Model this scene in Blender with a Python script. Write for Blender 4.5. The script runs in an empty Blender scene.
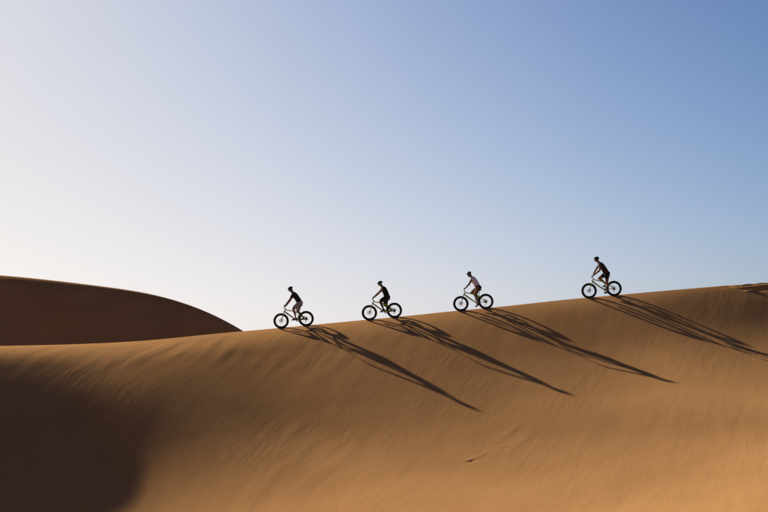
import bpy, bmesh, math, random
import numpy as np
from mathutils import Vector, Matrix
from mathutils.bvhtree import BVHTree

random.seed(4)
R = math.radians
DEBUG = False
sc = bpy.context.scene
C = sc.collection

# ------------------------------------------------------------------ camera
CAMZ = 7.0
PITCH = math.atan(124 / 1813)
F = 1813.0                                   # focal length in photograph pixels (85 mm)
cam_d = bpy.data.cameras.new('camera')
cam_d.lens = 85.0
cam_d.sensor_width = 36.0
cam_d.clip_start = 0.5
cam_d.clip_end = 20000
cam = bpy.data.objects.new('camera', cam_d)
C.objects.link(cam)
cam.location = (0, 0, CAMZ)
cam.rotation_euler = (R(90) + PITCH, 0, 0)
sc.camera = cam

# ------------------------------------------------------------------ light
AZ = R(29.9)          # the sun stands this far left of the view
EL = R(18.97)
HX, HY = math.sin(AZ), -math.cos(AZ)          # horizontal direction the sunlight travels
SE, CE = math.sin(EL), math.cos(EL)
sun_dir = Vector((-HX * CE, -HY * CE, SE))    # towards the sun

w = bpy.data.worlds.new('World')
sc.world = w
w.use_nodes = True
nt = w.node_tree
nt.nodes.clear()
out = nt.nodes.new('ShaderNodeOutputWorld')
bg = nt.nodes.new('ShaderNodeBackground')
sky = nt.nodes.new('ShaderNodeTexSky')
sky.sky_type = 'NISHITA'
sky.sun_disc = False
sky.sun_elevation = EL
sky.sun_rotation = -AZ
sky.altitude = 0
sky.air_density = 0.6
sky.dust_density = 1.5
sky.ozone_density = 1.0
bg.inputs['Strength'].default_value = 0.05
sep = nt.nodes.new('ShaderNodeSeparateColor')      # the photograph's tone curve and cool daylight balance
com = nt.nodes.new('ShaderNodeCombineColor')
nt.links.new(sky.outputs[0], sep.inputs[0])
def wmath(op, a, b):
    n = nt.nodes.new('ShaderNodeMath'); n.operation = op
    for k_, q in enumerate((a, b)):
        if isinstance(q, (int, float)): n.inputs[k_].default_value = q
        else: nt.links.new(q, n.inputs[k_])
    return n.outputs[0]


# thicker, paler air towards the horizon
geo = nt.nodes.new('ShaderNodeTexCoord')
sxyz = nt.nodes.new('ShaderNodeSeparateXYZ')
nt.links.new(geo.outputs['Generated'], sxyz.inputs[0])
hz = wmath('EXPONENT', wmath('MULTIPLY', wmath('MAXIMUM', sxyz.outputs[2], 0.0), -1 / 0.15), 0.0)
hz = [wmath('ADD', wmath('MULTIPLY', hz, a_), b_) for a_, b_ in ((.40, .83), (.355, .835), (.24, .88))]
# film-like response per channel: toe + shoulder (floor, gamma, knee, gain, reference level)
for i_, (flo, gam, knee, gain, ref) in enumerate(((.018, 2.2, 1.579, .408, 7.707), (.020, 2.2, .9505, .396, 8.017), (.050, 3.4, .260, .342, 9.00))):
    u_ = wmath('POWER', wmath('DIVIDE', sep.outputs[i_], ref), gam)
    f_ = wmath('DIVIDE', u_, wmath('ADD', u_, knee))
    v_ = wmath('ADD', wmath('MULTIPLY', f_, gain), flo)
    v_ = wmath('MULTIPLY', v_, hz[i_])
    nt.links.new(wmath('MULTIPLY', v_, 20.0), com.inputs[i_])
nt.links.new(com.outputs[0], bg.inputs['Color'])
nt.links.new(bg.outputs[0], out.inputs['Surface'])

sd = bpy.data.lights.new('sun', 'SUN')
sd.energy = 5.0
sd.angle = R(0.5)
sd.color = (1.0, 0.94, 0.86)
sun = bpy.data.objects.new('sun', sd)
C.objects.link(sun)
sun.rotation_euler = sun_dir.to_track_quat('Z', 'Y').to_euler()
sun.location = (-30, 60, 60)

sc.view_settings.view_transform = 'Standard'
sc.view_settings.look = 'None'
sc.view_settings.gamma = 1.0
sc.view_settings.use_curve_mapping = False
sc.view_settings.exposure = 1.1


# ------------------------------------------------------------------ helpers
def link(name, mesh, parent=None):
    o = bpy.data.objects.new(name, mesh)
    C.objects.link(o)
    if parent is not None:
        o.parent = parent
    return o


def tag(o, label=None, cat=None, group=None, kind=None):
    if label: o['label'] = label
    if cat: o['category'] = cat
    if group: o['group'] = group
    if kind: o['kind'] = kind
    return o


def ss(a, b, x):
    t = np.clip((x - a) / (b - a), 0, 1)
    return t * t * (3 - 2 * t)


def vnoise(x, y, seed=0):
    """smooth gradient noise, about -1..1"""
    xi = np.floor(x).astype(np.int64); yi = np.floor(y).astype(np.int64)
    xf = x - xi; yf = y - yi
    def g(ix, iy, dx, dy):
        h = (ix * 374761393 + iy * 668265263 + seed * 2147483647 + 1013904223) & 0xFFFFFFFF
        h = ((h ^ (h >> 13)) * 1274126177) & 0xFFFFFFFF
        h = (h ^ (h >> 16)) & 0xFFFF
        a = h * (2 * math.pi / 65536)
        return np.cos(a) * dx + np.sin(a) * dy
    u = xf ** 3 * (xf * (xf * 6 - 15) + 10); v = yf ** 3 * (yf * (yf * 6 - 15) + 10)
    n00 = g(xi, yi, xf, yf); n10 = g(xi + 1, yi, xf - 1, yf)
    n01 = g(xi, yi + 1, xf, yf - 1); n11 = g(xi + 1, yi + 1, xf - 1, yf - 1)
    return 1.5 * ((n00 * (1 - u) + n10 * u) * (1 - v) + (n01 * (1 - u) + n11 * u) * v)


def grid_mesh(name, X, Y, Z):
    n, m = X.shape
    co = np.stack([X, Y, Z], -1).reshape(-1, 3).astype(np.float32)
    i = np.arange(n * m).reshape(n, m)
    q = np.stack([i[:-1, :-1], i[1:, :-1], i[1:, 1:], i[:-1, 1:]], -1).reshape(-1, 4)
    # face winding so that normals point up
    a, b, c = co[q[0, 0]], co[q[0, 1]], co[q[0, 2]]
    if np.cross(b - a, c - a)[2] < 0:
        q = q[:, ::-1]
    me = bpy.data.meshes.new(name)
    me.vertices.add(len(co)); me.vertices.foreach_set('co', co.ravel())
    me.loops.add(q.size); me.loops.foreach_set('vertex_index', q.ravel().astype(np.int32))
    me.polygons.add(len(q))
    me.polygons.foreach_set('loop_start', np.arange(0, q.size, 4, dtype=np.int32))
    me.update(calc_edges=True)
    me.polygons.foreach_set('use_smooth', np.ones(len(q), dtype=bool))
    return me


def nodes_of(m):
    return m.node_tree.nodes, m.node_tree.links


def paint(name, col, rough=0.6, metal=0.0, var=0.15, scale=30.0, bump=0.0, spec=0.5):
    """small procedural material: colour with a slight noise, optional bump"""
    m = bpy.data.materials.new(name); m.use_nodes = True
    N, L = nodes_of(m)
    b = N['Principled BSDF']
    b.inputs['Roughness'].default_value = rough
    b.inputs['Metallic'].default_value = metal
    b.inputs['Specular IOR Level'].default_value = spec
    tc = N.new('ShaderNodeTexCoord')
    nz = N.new('ShaderNodeTexNoise'); nz.inputs['Scale'].default_value = scale
    nz.inputs['Detail'].default_value = 3
    L.new(tc.outputs['Object'], nz.inputs['Vector'])
    r = N.new('ShaderNodeValToRGB')
    r.color_ramp.elements[0].position = 0.3; r.color_ramp.elements[1].position = 0.7
    r.color_ramp.elements[0].color = tuple(c * (1 - var) for c in col) + (1,)
    r.color_ramp.elements[1].color = tuple(min(1, c * (1 + var)) for c in col) + (1,)
    L.new(nz.outputs['Fac'], r.inputs['Fac'])
    L.new(r.outputs['Color'], b.inputs['Base Color'])
    if bump:
        bp = N.new('ShaderNodeBump'); bp.inputs['Distance'].default_value = bump
        L.new(nz.outputs['Fac'], bp.inputs['Height']); L.new(bp.outputs[0], b.inputs['Normal'])
    return m


def sand_material():
    m = bpy.data.materials.new('sand'); m.use_nodes = True
    N, L = nodes_of(m)
    b = N['Principled BSDF']
    b.inputs['Roughness'].default_value = 1.0
    b.inputs['Specular IOR Level'].default_value = 0.0
    tc = N.new('ShaderNodeTexCoord')
    big = N.new('ShaderNodeTexNoise'); big.inputs['Scale'].default_value = 0.22; big.inputs['Detail'].default_value = 5
    L.new(tc.outputs['Object'], big.inputs['Vector'])
    # wind sorted mineral streaks, long away from the camera
    rt = N.new('ShaderNodeMapping'); rt.inputs['Rotation'].default_value = (0, 0, R(15))
    L.new(tc.outputs['Object'], rt.inputs['Vector'])
    mp = N.new('ShaderNodeMapping'); mp.inputs['Scale'].default_value = (2.6, 0.30, 1.0)
    L.new(rt.outputs[0], mp.inputs['Vector'])
    st = N.new('ShaderNodeTexNoise'); st.inputs['Scale'].default_value = 1.0; st.inputs['Detail'].default_value = 6
    st.inputs['Roughness'].default_value = 0.6
    L.new(mp.outputs[0], st.inputs['Vector'])
    gr = N.new('ShaderNodeTexNoise'); gr.inputs['Scale'].default_value = 55; gr.inputs['Detail'].default_value = 4
    gr.inputs['Roughness'].default_value = 0.75
    L.new(tc.outputs['Object'], gr.inputs['Vector'])
    mx = N.new('ShaderNodeMath'); mx.operation = 'MULTIPLY_ADD'
    L.new(st.outputs['Fac'], mx.inputs[0]); mx.inputs[1].default_value = 0.6
    L.new(big.outputs['Fac'], mx.inputs[2])
    mx2 = N.new('ShaderNodeMath'); mx2.operation = 'MULTIPLY_ADD'
    L.new(gr.outputs['Fac'], mx2.inputs[0]); mx2.inputs[1].default_value = 0.5
    L.new(mx.outputs[0], mx2.inputs[2])
    r = N.new('ShaderNodeValToRGB')
    r.color_ramp.elements[0].position = 0.75; r.color_ramp.elements[1].position = 1.35
    r.color_ramp.elements[0].position = 0.70
    r.color_ramp.elements[1].position = 1.0
    mr = N.new('ShaderNodeMapRange')
    mr.inputs['From Min'].default_value = 0.6; mr.inputs['From Max'].default_value = 1.5
    L.new(mx2.outputs[0], mr.inputs['Value'])
    r.color_ramp.elements[0].position = 0.15; r.color_ramp.elements[1].position = 0.85
    r.color_ramp.elements[0].color = SAND_D + (1,)
    r.color_ramp.elements[1].color = SAND_L + (1,)
    L.new(mr.outputs[0], r.inputs['Fac'])
    L.new(r.outputs['Color'], b.inputs['Base Color'])
    # relief finer than the mesh: short streaks and grains
    mp2 = N.new('ShaderNodeMapping'); mp2.inputs['Scale'].default_value = (4.4, 0.55, 1.0)
    L.new(rt.outputs[0], mp2.inputs['Vector'])
    s2 = N.new('ShaderNodeTexNoise'); s2.inputs['Scale'].default_value = 1.0; s2.inputs['Detail'].default_value = 5
    s2.inputs['Roughness'].default_value = 0.62
    L.new(mp2.outputs[0], s2.inputs['Vector'])
    bp = N.new('ShaderNodeBump'); bp.inputs['Distance'].default_value = 0.0088; bp.inputs['Strength'].default_value = 1.0
    pm = N.new('ShaderNodeTexNoise'); pm.inputs['Scale'].default_value = 0.16; pm.inputs['Detail'].default_value = 2
    L.new(rt.outputs[0], pm.inputs['Vector'])
    pr = N.new('ShaderNodeMapRange'); pr.inputs['From Min'].default_value = 0.38; pr.inputs['From Max'].default_value = 0.64
    pr.inputs['To Min'].default_value = 0.22; pr.inputs['To Max'].default_value = 1.25
    L.new(pm.outputs['Fac'], pr.inputs['Value'])
    pq = N.new('ShaderNodeMath'); pq.operation = 'MULTIPLY'
    L.new(pr.outputs[0], pq.inputs[0]); L.new(s2.outputs['Fac'], pq.inputs[1])
    L.new(pq.outputs[0], bp.inputs['Height'])
    bp2 = N.new('ShaderNodeBump'); bp2.inputs['Distance'].default_value = 0.0009
    L.new(gr.outputs['Fac'], bp2.inputs['Height']); L.new(bp.outputs[0], bp2.inputs['Normal'])
    L.new(bp2.outputs[0], b.inputs['Normal'])
    return m


SAND_L = (0.545, 0.277, 0.103)
SAND_D = (0.435, 0.215, 0.078)
SAND = sand_material()

# ------------------------------------------------------------------ the dune the riders follow
# crest as seen in the photograph (px, py)
SIL = np.array([(-900, 366), (-600, 357), (-300, 350), (0, 346), (64, 344.8), (100, 343.4), (150, 340.8), (200, 335.2),
                (243, 331.2), (282, 327.9), (310, 324.9), (355, 321), (415, 315.1), (445, 311.9),
                (505, 306.3), (572, 298.9), (632, 293.6), (680, 289.6), (720, 285.8), (768, 282.2), (900, 274), (1100, 268),
                (1500, 266), (2200, 275)])


def sil(px):
    return np.interp(px, SIL[:, 0], SIL[:, 1])


def project(X, Y, Z):
    z = Z - CAMZ
    d = Y * math.cos(PITCH) + z * math.sin(PITCH)
    u = -Y * math.sin(PITCH) + z * math.cos(PITCH)
    return 384 + F * X / d, 256 - F * u / d


def crest_y(x):
    return 87.0 - 0.010 * np.minimum(x + 9, 0) ** 2 * np.exp(-np.maximum(-x - 25, 0) / 40) \
        - 0.012 * np.maximum(x - 22, 0) ** 1.5


xs = np.linspace(-90, 90, 1801)
yc_ = crest_y(xs)
px_ = 384 + F * xs / (yc_ * 0.999)
dy_ = (256 - sil(px_)) / F
zc_ = CAMZ + yc_ * (math.sin(PITCH) + dy_ * math.cos(PITCH)) / (math.cos(PITCH) - dy_ * math.sin(PITCH))
k = np.ones(25) / 25
zc_s = np.convolve(np.pad(zc_, 12, mode='edge'), k, mode='valid')
zc_s = np.convolve(np.pad(zc_s, 12, mode='edge'), k, mode='valid')


def crest_z(x):
    return np.interp(x, xs, zc_s)


# how strongly the low sun grazes the slope (photographed brightness, 0-255) below the crest:
# rows = pixels under the crest line, columns = picture x
COLX = np.array([-250, 15, 70, 115, 165, 215, 335, 445, 565, 675, 753, 950])
ROWV = np.array([0, 5, 12, 20, 35, 50, 65, 80, 100, 130, 150, 180, 230])
LUM = np.array([
    # -250  15   70  115  165  215  335  445  565  675  753  950
    [185, 185, 185, 178, 172, 172, 165, 150, 130, 110, 100, 100],   # 0
    [150, 150, 160, 160, 158, 155, 150, 138, 118,  86,  74,  78],   # 5
    [ 95, 100, 128, 140, 140, 138, 128, 122, 100,  78,  66,  70],   # 12
    [ 50,  58,  85, 112, 116, 105, 112, 115,  92,  75,  60,  62],   # 20
    [ 30,  36,  60, 100,  98,  96, 113, 112,  92,  82,  60,  66],   # 35
    [ 30,  30,  42,  68,  82,  90, 112, 110, 100,  96,  78,  85],   # 50
    [ 30,  28,  34,  46,  66,  84, 110, 112, 108, 112, 100, 105],   # 65
    [ 28,  26,  28,  38,  56,  82, 106, 115, 115, 120, 114, 118],   # 80
    [ 26,  22,  22,  30,  66,  88, 118, 125, 125, 130, 128, 130],   # 100
    [ 24,  20,  20,  26, 106, 112, 145, 145, 142, 150, 155, 155],   # 130
    [ 24,  18,  18,  60, 128, 135, 160, 156, 155, 160, 170, 172],   # 150
    [ 24,  18,  30, 118, 150, 164, 180, 175, 175, 175, 188, 190],   # 180
    [ 24,  30,  95, 150, 172, 182, 190, 188, 190, 198, 205, 205],   # 230
], float)
KSUN = 1.66
AMB = 0.024
lin = np.where(LUM / 255 <= 0.04045, LUM / 255 / 12.92, ((LUM / 255 + 0.055) / 1.055) ** 2.4)
ILL = (lin - AMB) / KSUN
gx = np.arange(-250, 951, 4.0)
gv = np.arange(0, 231, 2.0)
tmp = np.stack([np.interp(gv, ROWV, ILL[:, j]) for j in range(len(COLX))], 1)
dense = np.stack([np.interp(gx, COLX, tmp[i]) for i in range(len(gv))], 0)
for _ in range(3):                                   # soften the table
    dense = (np.roll(np.pad(dense, ((0, 0), (4, 4)), mode='edge'), 1, 1)[:, 4:-4] + dense * 2
             + np.roll(np.pad(dense, ((0, 0), (4, 4)), mode='edge'), -1, 1)[:, 4:-4]) / 4
kx = np.ones(9) / 9
dense = np.stack([np.convolve(np.pad(r_, 4, mode='edge'), kx, mode='valid') for r_ in dense], 0)
kv = np.ones(3) / 3
dense = np.stack([np.convolve(np.pad(c_, 1, mode='edge'), kv, mode='valid') for c_ in dense.T], 1)


def vcap(px):
    return 1.0 + 0.0 * px


def illum(px, v):
    fx = np.clip((px + 250) / 4, 0, len(gx) - 1.001)
    fv = np.clip(v / 2, 0, len(gv) - 1.001)
    i = fx.astype(int); j = fv.astype(int)
    a = fx - i; b_ = fv - j
    r_ = (dense[j, i] * (1 - a) + dense[j, i + 1] * a) * (1 - b_) + (dense[j + 1, i] * (1 - a) + dense[j + 1, i + 1] * a) * b_
    return np.clip(r_, -0.014, 0.345)


# non uniform steps: fine where the picture looks, coarse beyond
cs = np.concatenate([np.arange(-85, -42, 0.8), np.arange(-42, 21, 0.10), np.arange(21, 75, 0.8)])
ts_f = np.concatenate([np.arange(0, 3, 0.06), np.arange(3, 44, 0.11), np.arange(44, 64, 0.6)])
ts_b = np.concatenate([np.arange(0.06, 2, 0.12), np.arange(2, 12, 0.5), np.arange(12, 70, 1.5)])
BASE = 0.0
X = np.zeros((len(cs), len(ts_f))); Y = X.copy(); Z = X.copy()
z = crest_z(cs); x = cs.copy(); y = crest_y(cs)
t = 0.0
for j, tj in enumerate(ts_f):
    sub = max(1, int(math.ceil((tj - t) / 0.06)))
    dt = (tj - t) / sub
    if dt > 0:
        for _ in range(sub):
            px, py = project(x, y, z)
            v = py - sil(px)
            tt = np.array([t + dt * 0.5])
            v = np.maximum(v, np.interp(tt, [0, 1.5, 3.5, 9.6, 60], [0, 2.5, 7, 33, 260]) * vcap(px))
            I = illum(px, v)
            I = np.where(I > 0, I * (1 + np.interp(px, [200, 484, 562, 659, 770], [0.0, .04, .28, .54, .56]) * (1 - ss(95, 140, v))), I)
            slope = (I * 1.04 - SE) / CE
            # past the foot of the picture the slope runs out on to the valley floor
            beyond = np.maximum(ss(240, 320, v), ss(41, 50, t))
            slope = slope * (1 - beyond) + (-0.10) * beyond
            floor = ss(0.0, 1.6, z - BASE)
            slope = np.where(z < BASE + 1.6, slope * floor, slope)
            x = x + HX * dt; y = y + HY * dt; z = z + slope * dt
    t = tj
    X[:, j], Y[:, j], Z[:, j] = x, y, z
# windward side behind the crest
if DEBUG:
    for xx_ in (-30, -24, -18, -12, -8, -4.6, 0, 4.1, 8):
        i_ = int(np.argmin(abs(cs - xx_)))
        print('trk', xx_, [tuple(round(float(q), 1) for q in (T_, X[i_, j_], Y[i_, j_], Z[i_, j_] - CAMZ, *project(X[i_, j_], Y[i_, j_], Z[i_, j_]))) for T_, j_ in ((ts_f[k_], k_) for k_ in range(0, len(ts_f), 55))])
Xb = cs[:, None] - HX * ts_b[None, :]
Yb = crest_y(cs)[:, None] - HY * ts_b[None, :]
Zb = crest_z(cs)[:, None] - (0.05 * ts_b + 0.10 * ts_b ** 2 / (ts_b + 6))[None, :]
X = np.concatenate([Xb[:, ::-1], X], 1); Y = np.concatenate([Yb[:, ::-1], Y], 1); Z = np.concatenate([Zb[:, ::-1], Z], 1)
T = np.concatenate([-ts_b[::-1], ts_f])[None, :].repeat(len(cs), 0)


def relief(X, Y, T):
    """low wind-drawn streaks and swells on the slope, metres"""
    a = R(15)
    u = X * math.cos(a) - Y * math.sin(a)          # across the streaks
    v = X * math.sin(a) + Y * math.cos(a)          # along them
    wob = 0.5 * vnoise(u * 0.25, v * 0.12, 3)
    s = 0.0070 * vnoise(u * 1.15 + wob, v * 0.16, 11)
    s += 0.0030 * vnoise(u * 2.4 + wob, v * 0.33, 12)
    s += 0.0008 * vnoise(u * 5.2, v * 0.75, 13)
    patch = 0.22 + 1.1 * ss(-0.2, 0.5, vnoise(X * 0.16, Y * 0.10, 21))
    s = s * patch * (1 - 0.62 * ss(-1, 7, X) * (1 - ss(7, 13, T)))
    s += 0.020 * vnoise(X * 0.28, Y * 0.13, 31)
    return s * ss(0.25, 2.5, T)


Z = Z + relief(X, Y, T)
# loose plume-like streaks of blown sand under the crest, left
sx = X - 0.24 * (Y - 80)
pl = ss(-0.05, 0.55, vnoise(sx * 1.1, Y * 0.22, 41)) * ss(-15.5, -12.5, X - 0.15 * (Y - 84)) * (1 - ss(-9.0, -5.0, X - 0.15 * (Y - 84)))
Z = Z + 0.016 * pl * ss(1.0, 2.5, T) * (1 - ss(5.5, 8.5, T))


def bump_at(X, Y, x0, y0, ang, la, lb, h):
    dx = X - x0; dy = Y - y0
    u = dx * math.cos(ang) + dy * math.sin(ang); v = -dx * math.sin(ang) + dy * math.cos(ang)
    return h * np.exp(-(u / la) ** 2 - (v / lb) ** 2)


def hit_px(px, py):
    """surface point seen at a photograph pixel (nearest vertex of the dune sheet)"""
    PX, PY = project(X, Y, Z)
    d = (PX - px) ** 2 + (PY - py) ** 2 + np.where(T < 0, 1e6, 0)
    i = np.unravel_index(np.argmin(d), d.shape)
    return X[i], Y[i]


marks = []
x0, y0 = hit_px(470, 461); marks += [(x0, y0, 0.2, .09, .09, -.055), (x0 + .02, y0 + .25, 0.2, .12, .12, .022), (x0 + .40, y0 + .55, 0.95, .34, .08, .018)]
x0, y0 = hit_px(505, 448); marks += [(x0, y0, 0.1, .09, .1, -.015), (x0 + .02, y0 + .2, .1, .1, .1, .010)]
x0, y0 = hit_px(511, 432); marks += [(x0, y0, 1.15, 1.0, .16, .014)]
x0, y0 = hit_px(522, 442); marks += [(x0, y0, 1.15, .7, .12, .008)]
for (a_, b_, c_, d_, e_, f_) in marks:
    Z = Z + bump_at(X, Y, a_, b_, c_, d_, e_, f_)
# trodden, broken sand on the crest at the right
rng = random.Random(9)
for q in range(30):
    bx = 16.5 + rng.random() ** 0.6 * 3.2
    by = crest_y(bx) - rng.uniform(-.3, 1.3) * (0.15 + 0.85 * float(ss(16.9, 17.8, bx)))
    hgt = rng.choice((-1, 1)) * rng.uniform(.01, .035)
    if by > crest_y(bx) - .35: hgt = -abs(hgt)
    Z = Z + bump_at(X, Y, bx, by, rng.uniform(-.4, .4), rng.uniform(.10, .24), rng.uniform(.10, .2), hgt)
for (bx, dy0, la, lb, h) in ((17.55, .75, .35, .20, -.10), (17.5, 1.05, .25, .15, .07), (18.0, .9, .4, .22, -.12), (17.9, .55, .35, .15, .06), (17.4, .2, .7, .10, -.05)):
    Z = Z + bump_at(X, Y, bx, crest_y(bx) - dy0, 0.1, la, lb, h)

# the rut the tyres leave along the crest
Z = Z - 0.008 * np.exp(-((Y - 86.93 - 0.05 * np.sin(X * 1.3)) / 0.055) ** 2) * ss(-4.45, -4.3, X) + 0.003 * np.exp(-((np.abs(Y - 86.93 - 0.05 * np.sin(X * 1.3)) - .12) / 0.05) ** 2) * ss(-4.45, -4.3, X)
dune_me = grid_mesh('dune', X, Y, Z)
dune_me.materials.append(SAND)
dune = link('dune', dune_me)
tag(dune, 'long sand dune with a smooth rising crest that the riders follow', kind='structure')

# ------------------------------------------------------------------ valley floor, out to the horizon
gxs = np.concatenate([-np.geomspace(9000, 60, 60), np.arange(-58, 59, 2.0), np.geomspace(60, 9000, 60)])
gys = np.concatenate([-np.geomspace(9000, 60, 50), np.arange(-58, 250, 2.5), np.geomspace(252, 12000, 70)])
GX, GY = np.meshgrid(gxs, gys, indexing='ij')
rr = np.hypot(GX, GY)
GZ = -0.6 + 0.0 * GX
GZ += 5.8 * np.exp(-(GX / 60) ** 2 - (np.maximum(np.abs(GY + 14) - 6, 0) / 17) ** 2)      # the rise the photographer stands on
far = ss(320, 900, rr)
GZ += far * (6 + 6 * vnoise(GX / 260, GY / 190, 5)) * 0.8
gm = grid_mesh('desert_floor', GX, GY, GZ)
gm.materials.append(SAND)
ground = link('desert_floor', gm)
tag(ground, 'open sand floor of the desert around and behind the dunes', kind='structure')

# ------------------------------------------------------------------ the shaded dune beyond, left
FS = np.array([(-1500, 352), (-900, 300), (-500, 274), (-250, 268), (-120, 270), (0, 275), (50, 280), (100, 286), (140, 291.5), (165, 297), (185, 303),
               (205, 310.5), (222, 318.5), (243, 330), (262, 343), (290, 362), (330, 385), (420, 400)], float)
fx = np.linspace(-190, 30, 441)
fyc = 172 + 0.0035 * (fx + 20) ** 2 * (fx < -20) - 0.5 * np.maximum(fx + 40, 0) ** 1.0 * 0.35
fpx = 384 + F * fx / (fyc * 1.0)
fpy = np.interp(fpx, FS[:, 0], FS[:, 1])
fdy = (256 - fpy) / F
fz = CAMZ + fyc * (math.sin(PITCH) + fdy * math.cos(PITCH)) / (math.cos(PITCH) - fdy * math.sin(PITCH))
kk = np.hanning(17); kk /= kk.sum()
fz = np.convolve(np.pad(fz, 8, mode='edge'), kk, mode='valid')
fs = np.concatenate([np.arange(-90, -4, 2.0), np.arange(-4, 45, 0.4)])
FX = fx[:, None].repeat(len(fs), 1)
s_ = fs[None, :].repeat(len(fx), 0)
FY = fyc[:, None] - s_
drop = np.where(s_ > 0, math.tan(R(31)) * (np.sqrt(s_ ** 2 + 1.1 ** 2) - 1.1), 0.16 * (np.sqrt(s_ ** 2 + 9) - 3))
FZ = fz[:, None] - drop
u = FX * .97 - FY * .24
FZ += (0.30 * vnoise(FX * .06, FY * .05, 60) + 0.10 * vnoise(FX * .22, FY * .12, 61) + 0.035 * vnoise(u * .8, FY * .15, 62)) * ss(0.4, 3, np.abs(s_))
FZ = np.maximum(FZ, -2.0)
fm = grid_mesh('far_dune', FX, FY, FZ)
fm.materials.append(SAND)
fd = link('far_dune', fm)
tag(fd, 'dark shaded dune with a rounded shoulder behind the crest at the left', kind='structure')

# ------------------------------------------------------------------ mesh tools for bikes and riders
def tube(bm, pts, rad, seg=10, lat=None, caps=True, round_ends=False):
    """tube through pts with a radius per point; lat = (axis, factor) flattens it"""
    pts = [Vector(p) for p in pts]
    if not hasattr(rad, '__len__'): rad = [rad] * len(pts)
    rad = list(rad)
    if round_ends:
        P, Q = [], []
        d0 = (pts[0] - pts[1]).normalized(); d1 = (pts[-1] - pts[-2]).normalized()
        for a in (90, 65, 40, 18):
            P.append(pts[0] + d0 * rad[0] * math.sin(R(a))); Q.append(max(rad[0] * math.cos(R(a)), rad[0] * .05))
        P += pts; Q += rad
        for a in (18, 40, 65, 90):
            P.append(pts[-1] + d1 * rad[-1] * math.sin(R(a))); Q.append(max(rad[-1] * math.cos(R(a)), rad[-1] * .05))
        pts, rad = P, Q
    rings = []
    up = None
    for i, p in enumerate(pts):
        if i == 0: d = pts[1] - pts[0]
        elif i == len(pts) - 1: d = pts[-1] - pts[-2]
        else: d = (pts[i + 1] - pts[i]).normalized() + (pts[i] - pts[i - 1]).normalized()
        d = d.normalized() if d.length > 1e-9 else Vector((0, 0, 1))
        if up is None:
            up = Vector((0, 1, 0)) if abs(d.y) < .9 else Vector((0, 0, 1))
        n = (up - d * up.dot(d)).normalized(); b = d.cross(n)
        up = n
        ring = []
        for k in range(seg):
            a = 2 * math.pi * k / seg
            o = n * math.cos(a) * rad[i] + b * math.sin(a) * rad[i]
            if lat: o = o + lat[0] * (o.dot(lat[0])) * (lat[1] - 1)
            ring.append(bm.verts.new(p + o))
        rings.append(ring)
    for r0, r1 in zip(rings, rings[1:]):
        for k in range(seg):
            f = bm.faces.new((r0[k], r0[(k + 1) % seg], r1[(k + 1) % seg], r1[k])); f.smooth = True
    if caps:
        bm.faces.new(rings[0][::-1]); bm.faces.new(rings[-1])


def ball(bm, c, r, rot=None, seg=16, ring=10):
    m = Matrix.Translation(Vector(c))
    if rot: m = m @ rot
    m = m @ Matrix.Diagonal((r[0], r[1], r[2], 1))
    g = bmesh.ops.create_uvsphere(bm, u_segments=seg, v_segments=ring, radius=1, matrix=m)
    for v in g['verts']:
        for f in v.link_faces: f.smooth = True


def box(bm, c, s, rot=None):
    m = Matrix.Translation(Vector(c))
    if rot: m = m @ rot
    m = m @ Matrix.Diagonal((s[0], s[1], s[2], 1))
    bmesh.ops.create_cube(bm, size=1, matrix=m)


def torus(bm, c, R0, prof, n=64):
    """revolve a closed profile [(dr, dy)] about the y axis at radius R0"""
    c = Vector(c)
    rings = []
    for i in range(n):
        a = 2 * math.pi * i / n
        e = Vector((math.cos(a), 0, math.sin(a)))
        rings.append([bm.verts.new(c + e * (R0 + dr) + Vector((0, dy, 0))) for dr, dy in prof])
    m = len(prof)
    for i in range(n):
        r0, r1 = rings[i], rings[(i + 1) % n]
        for k in range(m):
            f = bm.faces.new((r0[k], r0[(k + 1) % m], r1[(k + 1) % m], r1[k])); f.smooth = True


def disc(bm, c, r, y0, y1, n=24, hole=0.0):
    c = Vector(c)
    if hole > 0:
        torus(bm, c + Vector((0, (y0 + y1) / 2, 0)), 0, [(hole, (y0 - y1) / 2), (r, (y0 - y1) / 2), (r, (y1 - y0) / 2), (hole, (y1 - y0) / 2)], n)
    else:
        tube(bm, [c + Vector((0, y0, 0)), c + Vector((0, y1, 0))], r, seg=n)


MESH = {}


def mesh_of(key, build, mat):
    k_ = (key, mat.name)
    if k_ not in MESH:
        bm = bmesh.new(); build(bm)
        bmesh.ops.recalc_face_normals(bm, faces=bm.faces[:])
        me = bpy.data.meshes.new(key); bm.to_mesh(me); bm.free()
        me.materials.append(mat)
        MESH[k_] = me
    return MESH[k_]


M = dict(
    tyre=paint('tyre_rubber', (.018, .018, .018), .95, scale=60, bump=.001, spec=.12),
    black=paint('black_coating', (.02, .02, .021), .6, spec=.2),
    steel=paint('brushed_steel', (.16, .16, .165), .6, .6, spec=.2),
    green=paint('olive_green_enamel', (.22, .34, .03), .5, spec=.25),
    lime=paint('lime_green_enamel', (.36, .50, .035), .5, spec=.25),
    saddle=paint('saddle_vinyl', (.025, .023, .022), .7, spec=.2),
    skin=paint('skin', (.33, .18, .115), .8, scale=14, var=.08, spec=.12),
    skin2=paint('tanned_skin', (.23, .115, .066), .8, scale=14, var=.08, spec=.12),
    hair=paint('dark_hair', (.03, .02, .015), .6),
    eye=paint('eye_white', (.55, .52, .5), .3),
)

# ------------------------------------------------------------------ fat bike
RA = (-.60, 0, .37); FA = (.60, 0, .37); BB = (-.175, 0, .335)
HT = (.350, 0, .925); HB = (.408, 0, .79)
ST = (-.30, 0, .72); SAD = (-.345, 0, .885)
GRIP = Vector((.36, .33, 1.075))
CR = .17


def V(*a): return Vector(a)


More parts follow.
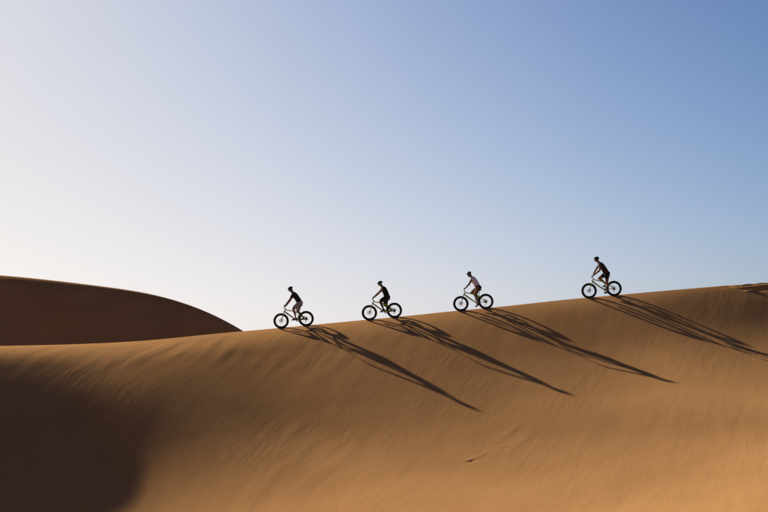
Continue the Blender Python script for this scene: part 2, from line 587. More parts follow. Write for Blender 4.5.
def b_frame(bm):
    tube(bm, [V(*HT), V(*HB)], [.027, .030], 14, round_ends=False)
    tube(bm, [(.355, 0, .895), (.18, 0, .835), (-.05, 0, .765), (-.275, 0, .675)], [.024, .025, .023, .019], 12)
    tube(bm, [(.395, 0, .815), (.30, 0, .715), (.02, 0, .47), (-.165, 0, .345)], [.030, .036, .034, .030], 12)
    tube(bm, [ST, (-.24, 0, .53), BB], [.020, .020, .022], 12)
    tube(bm, [V(BB[0], -.055, BB[2]), V(BB[0], .055, BB[2])], .030, 14)
    for s in (-1, 1):
        tube(bm, [(-.215, s * .035, .335), (-.29, s * .085, .345), (-.42, s * .098, .358), (RA[0] + .005, s * .098, RA[2])], [.014, .013, .012, .011], 8)
        tube(bm, [(-.285, s * .02, .665), (-.33, s * .06, .63), (-.42, s * .088, .545), (RA[0] + .01, s * .098, RA[2] + .02)], [.012, .011, .011, .010], 8)
        box(bm, (RA[0], s * .098, RA[2] + .005), (.05, .010, .06))
    tube(bm, [(-.31, -.07, .645), (-.31, .07, .645)], .009, 8)
    tube(bm, [(-.08, 0, .745), (-.22, 0, .58)], .010, 8)     # gusset strut


def b_fork(bm):
    ax = (V(*HT) - V(*FA)).normalized()
    crown = V(.432, 0, .755)
    tube(bm, [V(.405, 0, .80), crown + V(.004, 0, -.005)], .022, 12)
    box(bm, crown, (.05, .20, .045), Matrix.Rotation(R(-22), 4, 'Y'))
    for s in (-1, 1):
        tube(bm, [crown + V(0, s * .086, .02), crown + V(.055, s * .086, -.13), crown + V(.105, s * .086, -.24), V(FA[0], s * .086, FA[2])],
             [.020, .019, .017, .014], 10)
        box(bm, (FA[0], s * .086, FA[2]), (.04, .014, .05))


def b_stem(bm):
    tube(bm, [V(*HT), V(.338, 0, .965)], .020, 12)
    tube(bm, [V(.340, 0, .955), V(.395, 0, .985)], .017, 10)


def b_bar(bm):
    tube(bm, [(.36, -.37, 1.06), (.375, -.16, 1.035), (.392, -.05, .992), (.395, 0, .988), (.392, .05, .992), (.375, .16, 1.035), (.36, .37, 1.06)], .012, 10)
    # riser bends carry clamps and brake levers
    for s in (-1, 1):
        tube(bm, [(.362, s * .235, 1.055), (.385, s * .23, 1.045)], .014, 8)


def b_grip(s):
    def f(bm):
        tube(bm, [(.3615, s * .265, 1.056), (.36, s * .275, 1.058), (.358, s * .39, 1.064), (.358, s * .40, 1.064)], [.019, .0165, .0165, .019], 12)
    return f


def b_lever(s):
    def f(bm):
        tube(bm, [(.375, s * .225, 1.045), (.41, s * .25, 1.03), (.418, s * .31, 1.02), (.412, s * .355, 1.018)], [.008, .006, .005, .006], 6)
    return f


def b_post(bm):
    tube(bm, [(-.262, 0, .590), (-.338, 0, .855)], .0145, 10)
    box(bm, (-.343, 0, .862), (.06, .035, .018))


def b_collar(bm): tube(bm, [(-.296, 0, .71), (-.301, 0, .73)], .024, 12)


def b_saddle(bm):
    prof = [(-.48, .006, .070), (-.465, .012, .074), (-.42, .016, .078), (-.36, .012, .060), (-.30, .008, .034), (-.24, .006, .021), (-.20, .0, .016)]
    rings = []
    for x_, dz, hw in prof:
        ring = []
        for k in range(14):
            a = 2 * math.pi * k / 14
            sy = math.cos(a); sz = math.sin(a)
            ring.append(bm.verts.new((x_, hw * sy, .893 + dz + (.020 if sz > 0 else .024) * sz - .012 * abs(sy) ** 2)))
        rings.append(ring)
    for r0, r1 in zip(rings, rings[1:]):
        for k in range(14):
            f = bm.faces.new((r0[k], r0[(k + 1) % 14], r1[(k + 1) % 14], r1[k])); f.smooth = True
    bm.faces.new(rings[0][::-1]); bm.faces.new(rings[-1])


def b_rails(bm):
    for s in (-1, 1):
        tube(bm, [(-.46, s * .03, .885), (-.42, s * .022, .865), (-.28, s * .022, .865), (-.22, s * .012, .885)], .0035, 6)


# wheel meshes are built about their own axle at the origin
def b_rim(bm):
    torus(bm, (0, 0, 0), .283, [(-.020, -.028), (.012, -.036), (.014, 0), (.012, .036), (-.020, .028), (-.026, 0)], 64)


def b_tyre(bm):
    prof = [(-.002, -.034), (.018, -.049), (.045, -.053), (.070, -.040), (.083, -.018), (.086, 0), (.083, .018), (.070, .040), (.045, .053), (.018, .049), (-.002, .034)]
    torus(bm, (0, 0, 0), .285, prof, 72)
    for i in range(60):                                  # tread knobs
        a = 2 * math.pi * i / 60
        for (yy, rr_, w_) in ((-.036, .3595, .014), (-.012, .3700, .013), (.012, .3700, .013), (.036, .3595, .014)):
            aa = a + (.052 if abs(yy) > .02 else 0)
            c = V(math.cos(aa) * rr_, yy, math.sin(aa) * rr_)
            rot = Matrix.Rotation(-aa, 4, 'Y')
            box(bm, c, (.012, w_, .018), rot)


def b_spokes(bm):
    for i in range(32):
        a = 2 * math.pi * i / 32
        s = 1 if i % 2 else -1
        b = a + (.30 if (i // 2) % 2 else -.30)
        tube(bm, [(math.cos(b) * .028, s * .036, math.sin(b) * .028), (math.cos(a) * .268, s * .010, math.sin(a) * .268)], .0014, 4, caps=False)


def b_hub(bm):
    tube(bm, [(0, -.088, 0), (0, -.045, 0), (0, -.043, 0), (0, -.033, 0), (0, -.031, 0), (0, .031, 0), (0, .033, 0), (0, .043, 0), (0, .045, 0), (0, .088, 0)],
         [.012, .014, .032, .032, .018, .018, .032, .032, .014, .012], 16)


def b_rotor(bm):
    torus(bm, (0, .060, 0), .078, [(-.012, -.001), (.010, -.001), (.010, .001), (-.012, .001)], 40)
    for i in range(6):
        a = i * math.pi / 3
        tube(bm, [(math.cos(a) * .015, .060, math.sin(a) * .015), (math.cos(a + .3) * .070, .060, math.sin(a + .3) * .070)], .003, 5)


def b_cassette(bm):
    for i in range(8):
        disc(bm, (0, 0, 0), .060 - .0052 * i, -.046 - .0042 * i, -.0485 - .0042 * i, 26)


def b_ring(bm):
    torus(bm, (0, -.060, 0), .062, [(-.012, -.002), (.010, -.001), (.010, .001), (-.012, .002)], 40)
    for i in range(5):
        a = i * 2 * math.pi / 5
        tube(bm, [(0, -.060, 0), (math.cos(a) * .056, -.060, math.sin(a) * .056)], .006, 6)
    tube(bm, [(0, -.080, 0), (0, .080, 0)], .015, 12)


def b_arm(bm):        # crank arm along +x at y = 0
    tube(bm, [(-.005, 0, 0), (.06, .004, 0), (.12, .008, 0), (CR + .008, .012, 0)], [.015, .012, .011, .013], 10, lat=(V(0, 1, 0), .7))


def b_pedal(bm):
    box(bm, (0, 0, 0), (.095, .088, .013))
    tube(bm, [(0, -.06, 0), (0, .045, 0)], .008, 8)
    for sx_ in (-1, 1):
        for k_ in (-1, 0, 1):
            tube(bm, [(sx_ * .042, k_ * .032, -.010), (sx_ * .042, k_ * .032, .010)], .0025, 5)


def b_chain(bm):
    bx, bz = BB[0], BB[2]
    ax_, az = RA[0], RA[2]
    up = [(bx, bz + .066), (ax_, az + .046)]
    dn = [(bx, bz - .066), (ax_ + .03, az - .155)]
    for (p, q) in (up, dn):
        n = 46
        for i in range(n):
            a0 = i / n; a1 = (i + .8) / n
            p0 = V(p[0] + (q[0] - p[0]) * a0, -.060, p[1] + (q[1] - p[1]) * a0)
            p1 = V(p[0] + (q[0] - p[0]) * a1, -.060, p[1] + (q[1] - p[1]) * a1)
            tube(bm, [p0, p1], .0042, 4)
    for (c, r, a0, a1) in (((bx, bz), .066, -90, 90), ((ax_, az), .046, 90, 200)):
        ps = [V(c[0] + math.cos(R(a)) * r, -.060, c[1] + math.sin(R(a)) * r) for a in np.linspace(a0, a1, 12)]
        tube(bm, ps, .0042, 5)


def b_mech(bm):
    x0, z0 = RA[0], RA[2]
    box(bm, (x0 - .008, -.095, z0 - .045), (.030, .020, .06), Matrix.Rotation(R(15), 4, 'Y'))
    for (dx, dz) in ((.005, -.080), (.028, -.150)):
        disc(bm, (x0 + dx, 0, z0 + dz), .020, -.064, -.056, 14)
    box(bm, (x0 + .017, -.068, z0 - .115), (.016, .004, .10), Matrix.Rotation(R(-18), 4, 'Y'))
    box(bm, (x0 + .017, -.052, z0 - .115), (.016, .004, .10), Matrix.Rotation(R(-18), 4, 'Y'))


def b_caliper(bm):
    box(bm, (RA[0] + .055, .088, RA[2] + .085), (.035, .022, .055), Matrix.Rotation(R(30), 4, 'Y'))


def b_caliper_f(bm):
    box(bm, (FA[0] - .075, .072, FA[2] + .055), (.030, .022, .055), Matrix.Rotation(R(-25), 4, 'Y'))


def b_hose(bm):
    tube(bm, [(.37, .225, 1.045), (.44, .15, 1.0), (.45, .06, .90), (.45, .08, .78), (.50, .10, .62), (.545, .10, .48), (.53, .085, .44)], .003, 5)


def make_bike(raise_, mat_world, crank, frame_mat, fork_mat, label, group):
    root = bpy.data.objects.new('bicycle', None)
    C.objects.link(root)
    root.empty_display_size = .2
    root.matrix_world = mat_world
    tag(root, label, 'bicycle', group)

    def part(name, key, build, mat, parent=root, lab=None):
        o = link(name, mesh_of(key, build, mat), parent)
        if lab: o['label'] = lab
        return o
    part('frame', 'frame', b_frame, frame_mat)
    part('fork', 'fork', b_fork, fork_mat)
    bar = part('handlebar', 'handlebar', b_bar, M['black'])
    part('stem', 'stem', b_stem, M['black'], bar)
    for s in (1, -1):
        part('grip', 'grip%d' % s, b_grip(s), M['tyre'], bar)
        part('brake_lever', 'lever%d' % s, b_lever(s), M['black'], bar)
    po = part('seatpost', 'seatpost', b_post, M['black'])
    po.location = V(-.28, 0, .96) * raise_
    part('seat_clamp', 'seat_clamp', b_collar, M['black'])
    sdl = part('saddle', 'saddle', b_saddle, M['saddle'])
    sdl.location = V(-.28, 0, .96) * raise_ + V(.02, 0, 0)
    part('saddle_rail', 'saddle_rail', b_rails, M['steel'], sdl)
    for ax_, front in ((RA, False), (FA, True)):
        wh = bpy.data.objects.new('wheel', None)
        C.objects.link(wh); wh.parent = root; wh.location = ax_
        wh.rotation_euler = (0, random.uniform(0, 6.28), 0)
        part('rim', 'rim', b_rim, M['black'], wh)
        part('tyre', 'tyre', b_tyre, M['tyre'], wh)
        part('spokes', 'spokes', b_spokes, M['steel'], wh)
        part('hub', 'hub', b_hub, M['black'], wh)
        part('brake_disc', 'brake_disc', b_rotor, M['steel'], wh)
        if not front:
            part('cassette', 'cassette', b_cassette, M['steel'], wh)
    part('brake_caliper', 'caliper_r', b_caliper, M['black'])
    part('brake_caliper', 'caliper_f', b_caliper_f, M['black'])
    part('brake_hose', 'brake_hose', b_hose, M['black'])
    part('chain', 'chain', b_chain, M['steel'])
    part('derailleur', 'derailleur', b_mech, M['black'])
    cw = part('chainring', 'chainring', b_ring, M['black']); cw.location = BB
    cw.rotation_euler = (0, 0.3, 0)
    for s in (1, -1):
        a = crank if s == 1 else crank + math.pi
        arm = link('crank_arm', mesh_of('crank_arm', b_arm, M['black']), root)
        arm.location = (BB[0], s * .078, BB[2])
        arm.rotation_euler = (0, -a, 0)
        if s == -1: arm.scale = (1, -1, 1)
        pd = link('pedal', mesh_of('pedal', b_pedal, M['black']), root)
        pd.location = (BB[0] + math.cos(a) * CR, s * .145, BB[2] + math.sin(a) * CR)
        if s == -1: pd.scale = (1, -1, 1)
    return root


# ------------------------------------------------------------------ riders
def remesh(bm, voxel, smooth_it, mat, name):
    me = bpy.data.meshes.new(name + '_raw')
    bmesh.ops.recalc_face_normals(bm, faces=bm.faces[:])
    bm.to_mesh(me); bm.free()
    o = bpy.data.objects.new('tmp', me)
    C.objects.link(o)
    md = o.modifiers.new('r', 'REMESH'); md.mode = 'VOXEL'; md.voxel_size = voxel; md.use_smooth_shade = True
    if smooth_it:
        sm = o.modifiers.new('s', 'SMOOTH'); sm.factor = .5; sm.iterations = smooth_it
    dg = bpy.context.evaluated_depsgraph_get(); dg.update()
    res = bpy.data.meshes.new_from_object(o.evaluated_get(dg))
    bpy.data.objects.remove(o); bpy.data.meshes.remove(me)
    res.name = name
    res.materials.clear(); res.materials.append(mat)
    for p in res.polygons: p.use_smooth = True
    return res


def ik(a, b, l1, l2, hint):
    """middle joint between a and b, bent towards hint"""
    a = Vector(a); b = Vector(b); d = b - a
    L_ = min(d.length, (l1 + l2) * .998)
    dn = d.normalized()
    k_ = (l1 * l1 - l2 * l2 + L_ * L_) / (2 * L_)
    h = math.sqrt(max(l1 * l1 - k_ * k_, 0))
    hv = Vector(hint); hv = (hv - dn * hv.dot(dn)).normalized()
    return a + dn * k_ + hv * h


def make_person(mat_world, J, look, label, group):
    """J: joints in bike space.  x forward, y left, z up."""
    hip = Vector(J['hip']); sh = Vector(J['sh']); hd = Vector(J['head']); crank = J['crank']
    k_ = J.get('size', 1.0)
    skin = look['skin']
    spine = (sh - hip); sl = spine.length; sd_ = spine.normalized()
    back = V(-sd_.z, 0, sd_.x)                       # away from the chest
    if back.x > 0: back = -back
    bow = .035
    P = lambda t_, b_: hip + sd_ * sl * t_ + back * b_
    legs = []
    for s in (1, -1):
        a = crank if s == 1 else crank + math.pi
        ped = V(BB[0] + math.cos(a) * CR, s * .145, BB[2] + math.sin(a) * CR)
        pitch = J['toe'][0 if s == 1 else 1]          # foot pitch, + = toe down
        fd_ = V(math.cos(pitch), 0.06 * s, -math.sin(pitch)).normalized()
        fu = V(math.sin(pitch), 0, math.cos(pitch))
        ballp = ped + V(0, -.012 * s, 0) + fu * .040
        heel = ballp - fd_ * .155 * k_
        ank = ballp - fd_ * .125 * k_ + fu * .065
        hj = hip + V(0, s * .092 * k_, 0)
        knee = ik(hj, ank, .425 * k_, .425 * k_, (1, .16 * s, .25))
        legs.append((s, hj, knee, ank, ballp, heel, fd_, fu))
    arms = []
    for s in (1, -1):
        hnd = V(.352, s * .325, 1.070)
        sj = sh + V(0, s * .175 * k_, -.010) - back * .005
        wr = hnd + V(-.055, 0, .035)
        el = ik(sj, wr, .30 * k_, .275 * k_, J['elbow'][0 if s == 1 else 1])
        if J.get('elpos'):
            q_ = J['elpos'][0 if s == 1 else 1]; el = V(q_.x, s * .27, q_.z)
        arms.append((s, sj, el, wr, hnd))
    # --- body
    bm = bmesh.new()
    Y = V(0, 1, 0)
    tube(bm, [P(-.04, .0), P(.12, .010), P(.32, bow * .6), P(.52, bow), P(.75, bow * .9), P(.94, bow * .5), P(1.06, .012), P(1.14, .008)],
         [.112, .118, .104, .106, .120, .112, .092, .070], 20, lat=(Y, 1.38), round_ends=True)
    for (s, hj, knee, ank, ballp, heel, fd_, fu) in legs:
        th = knee - hj; shn = ank - knee; lf = look.get('leg', 1.08)
        cb = (V(0, 0, 0) - V(shn.z, 0, -shn.x)).normalized()
        if cb.x > 0: cb = -cb                         # towards the calf
        tube(bm, [hj, hj + th * .3, hj + th * .65, hj + th * .92, knee], [q * lf for q in (.094, .090, .078, .064, .058)], 14, round_ends=True)
        tube(bm, [knee, knee + shn * .12, knee + shn * .32 + cb * .014, knee + shn * .6 + cb * .008, knee + shn * .9, ank],
             [.056, .053, .061, .048, .036, .036], 14, round_ends=True)
        tube(bm, [heel + fu * .012, ballp], [.030, .034], 10, round_ends=True)
        ball(bm, hj + back * .040 - sd_ * .03, (.095, .088, .100))
    for (s, sj, el, wr, hnd) in arms:
        tube(bm, [sh + V(0, s * .07, .012), sj], [.060, .058], 12, round_ends=True)
        tube(bm, [sj, sj + (el - sj) * .35, sj + (el - sj) * .75, el], [.063, .057, .050, .044], 12, round_ends=True)
        tube(bm, [el, el + (wr - el) * .25, el + (wr - el) * .7, wr], [.045, .048, .038, .030], 12, round_ends=True)
        # palm and five fingers closed on the grip (a bar along y at x=.359, z=1.061)
        gc = V(.359, s * .325, 1.061)
        tube(bm, [wr, hnd + V(-.020, 0, .020)], [.024, .026], 10, lat=(Y, 1.45), round_ends=True)
        tube(bm, [hnd + V(-.020, 0, .020), gc + V(.004, 0, .031)], [.022, .016], 10, lat=(Y, 1.9), round_ends=True)
        for q, (off, rr_, tail) in enumerate(((-.034, .0088, 95), (-.012, .0095, 112), (.010, .0092, 106), (.031, .0078, 88))):
            ps = [gc + V(math.cos(R(a)) * .028, s * off, math.sin(R(a)) * .028) for a in (100, 65, 30, -5, -40, -40 - tail * .55)]
            tube(bm, ps, [rr_ * 1.1, rr_ * 1.08, rr_ * 1.03, rr_, rr_ * .95, rr_ * .85], 8, round_ends=True)
        ps = [gc + V(-.020, -s * .036, .022), gc + V(-.027, -s * .048, .002), gc + V(-.018, -s * .050, -.020), gc + V(.004, -s * .046, -.028)]
        tube(bm, ps, [.013, .011, .010, .009], 8, round_ends=True)
    # neck and head
    tilt = J['nod']
    HR = Matrix.Rotation(tilt, 4, 'Y')
    hw = lambda *p: hd + (HR @ (Vector(p) * k_))
    tube(bm, [sh + back * .012 + sd_ * .04, hw(-.030, 0, -.065)], [.070, .058], 14, round_ends=True)
    ball(bm, hw(-.012, 0, .030), (.098 * k_, .076 * k_, .088 * k_), HR, 24, 16)
    ball(bm, hw(.018, 0, -.030), (.068 * k_, .058 * k_, .082 * k_), HR, 20, 14)
    tube(bm, [hw(.045, 0, -.090), hw(.066, 0, -.086)], [.028, .020], 10, lat=(Y, 1.15), round_ends=True)
    tube(bm, [hw(.078, 0, .012), hw(.094, 0, -.020), hw(.098, 0, -.030)], [.009, .012, .014], 10, round_ends=True)
    tube(bm, [hw(.076, -.034, .022), hw(.084, 0, .024), hw(.076, .034, .022)], [.010, .011, .010], 8, round_ends=True)
    tube(bm, [hw(.078, -.020, -.058), hw(.087, 0, -.058), hw(.078, .020, -.058)], [.006, .008, .006], 8, round_ends=True)
    for s in (1, -1):
        ball(bm, hw(-.012, s * .074, -.008), (.018 * k_, .010, .031 * k_), HR @ Matrix.Rotation(R(12), 4, 'Y'), 12, 8)
    body = remesh(bm, .0062, 3, skin, 'person')
    # the person is one mesh: origin at the hips
    root = link('person', body)
    root.matrix_world = mat_world
    tag(root, label, 'person', group)

    # --- clothes
    def child(name, me):
        return link(name, me, root)
    cc = .019
    bm = bmesh.new()
    lo = look.get('shirt_low', .10)
    tube(bm, [P(lo, .010), P(.32, bow * .6), P(.52, bow), P(.75, bow * .9), P(.94, bow * .5), P(1.06, .014), P(1.15, .010)],
         [.130 + cc * .6, .118 + cc, .118 + cc * .7, .127 + cc * .7, .118 + cc, .098 + cc * .7, .076], 22, lat=(Y, 1.36))
    for (s, sj, el, wr, hnd) in arms:
        sv = look['sleeve']
        tube(bm, [sh + V(0, s * .07, .012), sj], [.074, .072], 14, round_ends=True)
        if sv > 0:
            tube(bm, [sj, sj + (el - sj) * sv * .5, sj + (el - sj) * sv], [.072, .069, .066], 14)
    # loose folds: a few shallow rolls across the waist
    for q in range(5):
        t_ = lo + .05 + q * .09
        r_ = .113 + .004 * math.sin(q * 2.1)
        ps = [P(t_, bow * .5) + (-back * math.cos(a) * (r_ - .004)) + Y * math.sin(a) * (r_ * 1.34) + sd_ * .02 * math.sin(a * 2 + q) for a in np.linspace(-1.2, 1.2, 7)]
        tube(bm, ps, .010, 6, round_ends=True)
    child(look['top_name'], remesh(bm, .0075, 3, look['shirt'], look['top_name']))
    bm = bmesh.new()
    tube(bm, [P(-.10, .0), P(.02, .004), P(.12, .010), P(lo + .10, .014)], [.095, .120, .126, .112], 20, lat=(Y, 1.36))
    for (s, hj, knee, ank, ballp, heel, fd_, fu) in legs:
        th = knee - hj
        f = look['short_len']
        lf = look.get('leg', 1.08)
        tube(bm, [hj, hj + th * .3, hj + th * f * .8, hj + th * f], [.106 * lf, .103 * lf, .095 * lf, (.092 if f > .55 else .094) * lf], 16, caps=True)
        ball(bm, hj + back * .042 - sd_ * .03, (.108, .098, .112))
    child('shorts', remesh(bm, .0075, 3, look['shorts'], 'shorts'))
    for (s, hj, knee, ank, ballp, heel, fd_, fu) in legs:
        shn = ank - knee
        if look.get('sock'):
            bm = bmesh.new()
            f0 = look['sock'][1]
            cb = V(-1, 0, 0)
            tube(bm, [knee + shn * f0, knee + shn * (f0 * .45 + .55), knee + shn * .92, ank, ballp - fd_ * .05],
                 [.050 if f0 > .5 else .062, .048 if f0 > .5 else .054, .039, .040, .036], 14)
            child('sock', remesh(bm, .008, 2, look['sock'][0], 'sock'))
        bm = bmesh.new()
        sole = -fu * .028
        tube(bm, [heel + fu * .006, heel + fd_ * .07 + fu * .004, ballp - fu * .002, ballp + fd_ * .075 - fu * .008],
             [.040, .041, .040, .028], 14, lat=(Y, 1.08), round_ends=True)
        tube(bm, [heel + fd_ * .02 + fu * .02, ank - fu * .012], [.042, .046], 12)
        shoe = child('shoe', remesh(bm, .0075, 2, look['shoe'], 'shoe'))
        bm = bmesh.new()
        n = 18; rr0 = []; rr1 = []
        for q in range(n):
            a = 2 * math.pi * q / n
            c = heel * .5 + ballp * .5 + fd_ * .035
            e = fd_ * math.cos(a) * .148 * k_ + Y * math.sin(a) * (.044 + .006 * math.cos(a))
            rr0.append(bm.verts.new(c + e - fu * .036)); rr1.append(bm.verts.new(c + e * 1.02 - fu * .022))
        for q in range(n): bm.faces.new((rr0[q], rr0[(q + 1) % n], rr1[(q + 1) % n], rr1[q]))
        bm.faces.new(rr0[::-1]); bm.faces.new(rr1)
        bmesh.ops.recalc_face_normals(bm, faces=bm.faces[:])
        me = bpy.data.meshes.new('sole'); bm.to_mesh(me); bm.free(); me.materials.append(look['sole'])
        link('sole', me, shoe)
    # eyes
    for s in (1, -1):
        bm = bmesh.new(); ball(bm, hw(.072, s * .030, .004), (.0125, .0125, .0125), None, 12, 8)
        me = bpy.data.meshes.new('eye'); bm.to_mesh(me); bm.free(); me.materials.append(M['eye'])
        child('eye', me)
    # hair at the nape and temples
    bm = bmesh.new()
    ball(bm, hw(-.024, 0, .022), (.094 * k_, .083 * k_, .090 * k_), HR, 20, 14)
    g = bmesh.ops.bisect_plane(bm, geom=bm.verts[:] + bm.edges[:] + bm.faces[:], plane_co=hw(.02, 0, -.05), plane_no=HR @ V(.75, 0, -.45), clear_outer=True)
    me = bpy.data.meshes.new('hair'); bm.to_mesh(me); bm.free(); me.materials.append(look.get('hair', M['hair']))
    child('hair', me)
    if look.get('ponytail'):
        bm = bmesh.new()
        tube(bm, [hw(-.10, 0, -.01), hw(-.135, 0, -.04), hw(-.14, 0, -.09), hw(-.125, 0, -.14)], [.016, .024, .020, .008], 10, round_ends=True)
        me = bpy.data.meshes.new('ponytail'); bm.to_mesh(me); bm.free(); me.materials.append(look.get('hair', M['hair']))
        child('ponytail', me)
    # helmet: ribbed shell with vents between the ribs
    bm = bmesh.new()
    nu, nv = 48, 14
    rows = []
    for j in range(nv + 1):
        ph = (j / nv) * R(98)
        row = []
        for i in range(nu):
            th = 2 * math.pi * i / nu
            cx, sy = math.cos(th), math.sin(th)
            rib = .5 + .5 * math.cos(6 * th + .5)
            ven = ss(.25, .75, j / nv) * (1 - ss(.72, .92, j / nv))
            r0 = 1 - .11 * ven * (1 - rib) ** 1.5
            ex = (.128 if cx > 0 else .140)
            dz = .106
            hs = look.get('hs', 1.0)
            px_ = ex * hs * cx * math.sin(ph) * r0
            py_ = .098 * hs * sy * math.sin(ph) * r0
            pz_ = dz * math.cos(ph) * r0 - .012 * (cx < -.3) * (j / nv) ** 2
            row.append(bm.verts.new(hw(px_ - .014, py_, pz_ + .034)))
        rows.append(row)
    for j in range(nv):
        for i in range(nu):
            if j == 0:
                if i % 1 == 0:
                    pass
            f = bm.faces.new((rows[j][i], rows[j][(i + 1) % nu], rows[j + 1][(i + 1) % nu], rows[j + 1][i])) if j > 0 else None
            if f: f.smooth = True
    bm.faces.new(rows[1])
    bm.faces.new(rows[-1][::-1])
    bmesh.ops.delete(bm, geom=rows[0], context='VERTS')
    bmesh.ops.recalc_face_normals(bm, faces=bm.faces[:])
    me = bpy.data.meshes.new('helmet'); bm.to_mesh(me); bm.free(); me.materials.append(look['helmet'])
    hel = child('helmet', me)
    for s in (1, -1):
        bm = bmesh.new()
        tube(bm, [hw(.03, s * .086, .03), hw(.012, s * .078, -.03), hw(.030, s * .055, -.085), hw(.040, s * .01, -.112)], .005, 6)
        me = bpy.data.meshes.new('chin_strap'); bm.to_mesh(me); bm.free(); me.materials.append(M['black'])
        link('chin_strap', me, hel)
    if look.get('visor'):
        bm = bmesh.new()
        n = 12; a0 = []; a1 = []; b0 = []; b1 = []
        for q in range(n + 1):
            a = R(-62 + 124 * q / n)
            for lst, rr_, zz in ((a0, .122, .050), (a1, .122, .044), (b0, .122 + look['visor'] * math.cos(a) ** .6, .034), (b1, .122 + look['visor'] * math.cos(a) ** .6, .030)):
                lst.append(bm.verts.new(hw(rr_ * math.cos(a) - .014, .098 / .122 * rr_ * math.sin(a), zz)))
        for q in range(n):
            bm.faces.new((a0[q], a0[q + 1], b0[q + 1], b0[q])); bm.faces.new((a1[q], b1[q], b1[q + 1], a1[q + 1]))
            bm.faces.new((b0[q], b0[q + 1], b1[q + 1], b1[q])); bm.faces.new((a0[q], a1[q], a1[q + 1], a0[q + 1]))
        bm.faces.new((a0[0], b0[0], b1[0], a1[0])); bm.faces.new((a0[n], a1[n], b1[n], b0[n]))
        bmesh.ops.recalc_face_normals(bm, faces=bm.faces[:])
        me = bpy.data.meshes.new('visor'); bm.to_mesh(me); bm.free(); me.materials.append(look['helmet'])
        link('visor', me, hel)
    return root


# ------------------------------------------------------------------ place the riders on the crest
bpy.context.view_layer.update()
bvh = BVHTree.FromObject(dune, bpy.context.evaluated_depsgraph_get())


def ground_z(x_, y_):
    h = bvh.ray_cast(Vector((x_, y_, 60)), Vector((0, 0, -1)))
    return h[0].z


def cloth(name, col, rough=.9, var=.12): return paint(name, col, rough, scale=18, var=var, bump=.003, spec=.2)


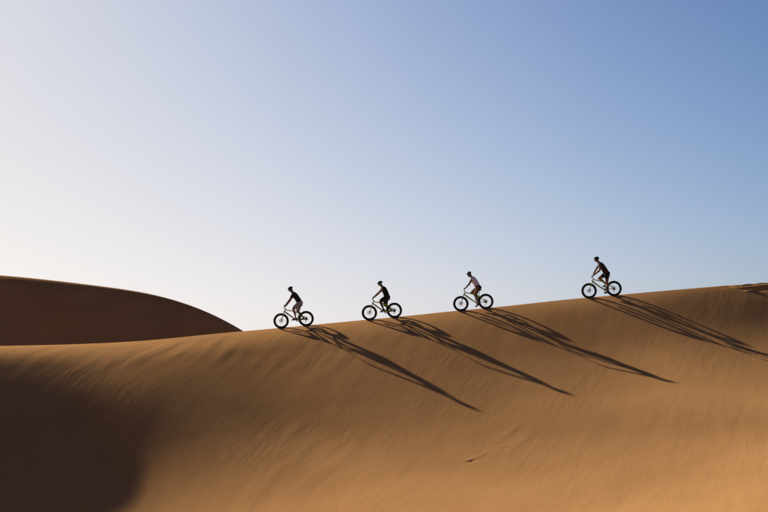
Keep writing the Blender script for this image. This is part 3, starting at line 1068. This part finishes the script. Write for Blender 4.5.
specs = [
    # front wheel px, rear wheel px (photograph), joints as photograph pixels relative to the rear axle
    dict(fx=281.6, rx=307.0, axle=(307.0, 317.3), tilt=5.85, hip=(300.4, 301.6), sh=(293.9, 293.0), head=(290.9, 288.3), crank=R(2),
         toe=(R(8), R(-4)), elbow=((-.35, .25, -1), (-.3, -.2, -1)), nod=R(28), size=1.0,
         frame='green', fork='green',
         blab='olive green fat bike ridden by the leftmost rider, in grey shorts',
         look=dict(skin=M['skin2'], shirt=cloth('charcoal_jersey', (.028, .026, .026)), top_name='t_shirt', sleeve=.62, shorts=cloth('grey_violet_cotton', (.34, .31, .38)),
                   short_len=.86, shoe=cloth('brown_suede', (.09, .045, .03)), sole=M['tyre'], helmet=paint('black_shell', (.022, .018, .017), .7, spec=.15), visor=.018, sock=None),
         plab='leftmost rider in black t-shirt, grey-violet shorts and dark helmet'),
    dict(fx=370.2, rx=394.9, axle=(394.9, 309.5), tilt=6.47, hip=(387.4, 296.2), sh=(382.9, 287.6), head=(379.9, 283.0), crank=R(4),
         toe=(R(16), R(0)), elbow=((-.25, .25, -1), (-.2, -.2, -1)), nod=R(16), size=.94,
         frame='lime', fork='lime',
         blab='green fat bike ridden by the second rider from the left, all in black',
         look=dict(skin=M['skin'], shirt=cloth('black_vest', (.016, .016, .017)), top_name='sleeveless_top', sleeve=.12, shorts=cloth('black_lycra', (.014, .014, .015), .6),
                   short_len=.93, shoe=cloth('grey_mesh', (.06, .055, .055)), sole=M['tyre'], helmet=paint('teal_shell', (.03, .13, .15), .65, spec=.18), visor=.02, hs=1.14, sock=(cloth('black_sock', (.015, .014, .015)), .10)),
         plab='rider in teal helmet, black sleeveless top and black shorts'),
    dict(fx=461.6, rx=486.3, axle=(486.3, 299.5), tilt=6.7, hip=(478.5, 285.8), sh=(471.9, 277.0), head=(469.1, 272.9), crank=R(-84),
         toe=(R(26), R(6)), elbow=((-.35, .22, -1), (-.3, -.2, -1)), nod=R(30), size=.96,
         frame='lime', fork='black',
         blab='lime fat bike with a black fork under the rider in the pale lavender top',
         look=dict(skin=M['skin2'], shirt=cloth('lavender_jersey', (.74, .70, .82)), top_name='t_shirt', sleeve=.30, shorts=cloth('black_cotton', (.014, .014, .015)),
                   shirt_low=.22, leg=1.18, short_len=.36, shoe=cloth('dark_brown_shoe', (.04, .025, .02)), sole=M['tyre'], helmet=paint('slate_shell', (.06, .065, .075), .65, spec=.18), visor=.03,
                   sock=(cloth('mauve_sock', (.33, .25, .34)), .42), ponytail=False),
         plab='rider in pale lavender top and short black shorts, slate grey helmet'),
    dict(fx=589.6, rx=615.0, axle=(615.0, 286.9), tilt=5.85, hip=(607.6, 271.9), sh=(600.8, 262.9), head=(597.4, 258.0), crank=R(-92),
         toe=(R(2), R(14)), elbow=((-.7, .35, -1), (.1, -.4, -1)), elpos=((600.2, 268.9), (597.0, 268.6)), nod=R(14), size=1.0,
         frame='lime', fork='lime',
         blab='yellow-green fat bike ridden by the rightmost rider, highest on the crest',
         look=dict(skin=M['skin2'], shirt=cloth('dark_brown_jersey', (.055, .032, .028), var=.5), top_name='t_shirt', sleeve=.28, shorts=cloth('black_canvas', (.014, .014, .016)),
                   short_len=.60, shoe=cloth('black_shoe', (.02, .016, .015)), sole=M['tyre'], helmet=paint('black_cap_shell', (.016, .015, .017), .8, spec=.1), visor=.055, sock=None),
         plab='rightmost rider in dark brown top and black shorts, peaked black helmet'),
]

PXM = F / 87.0 / 0.9995


def local(pt, axle, tilt):
    """photograph pixel -> bike space (x forward, z up)"""
    dx = -(pt[0] - axle[0]) / PXM; dz = -(pt[1] - axle[1]) / PXM      # forward is picture left
    c, s = math.cos(R(tilt)), math.sin(R(tilt))
    return Vector((RA[0] + dx * c - dz * s, 0, RA[2] + dx * s + dz * c))


for sp in specs:
    cx = 0.5 * (sp['fx'] + sp['rx'])
    yb = 86.93
    xf = (sp['fx'] - 384) / PXM; xr = (sp['rx'] - 384) / PXM
    xm = .5 * (xf + xr)
    zf = ground_z(xm - .6, yb); zr = ground_z(xm + .6, yb)
    tl = math.atan2(zr - zf, 1.2)
    sp['tilt_w'] = tl
    # local +x (forward) -> world -X, tipped down by tl
    fwd = V(-math.cos(tl), 0, -math.sin(tl)); left = V(0, -1, 0); up = fwd.cross(left)
    org = V(xm, yb, .5 * (zf + zr)) - up * .032
    mw = Matrix((fwd, left, up)).transposed().to_4x4(); mw.translation = org
    make_bike(max(0.0, local(sp['hip'], sp['axle'], sp['tilt']).z - .125 - .905), mw, sp['crank'], M[sp['frame']], M[sp['fork']], sp['blab'], 'fat bikes ridden along the dune crest')
    J = dict(hip=local(sp['hip'], sp['axle'], sp['tilt']), sh=local(sp['sh'], sp['axle'], sp['tilt']), head=local(sp['head'], sp['axle'], sp['tilt']),
             crank=sp['crank'], toe=sp['toe'], elbow=sp['elbow'], elpos=[local(q, sp['axle'], sp['tilt']) for q in sp['elpos']] if 'elpos' in sp else None, nod=sp['nod'], size=sp['size'])
    make_person(mw, J, sp['look'], sp['plab'], 'riders in single file along the dune crest')
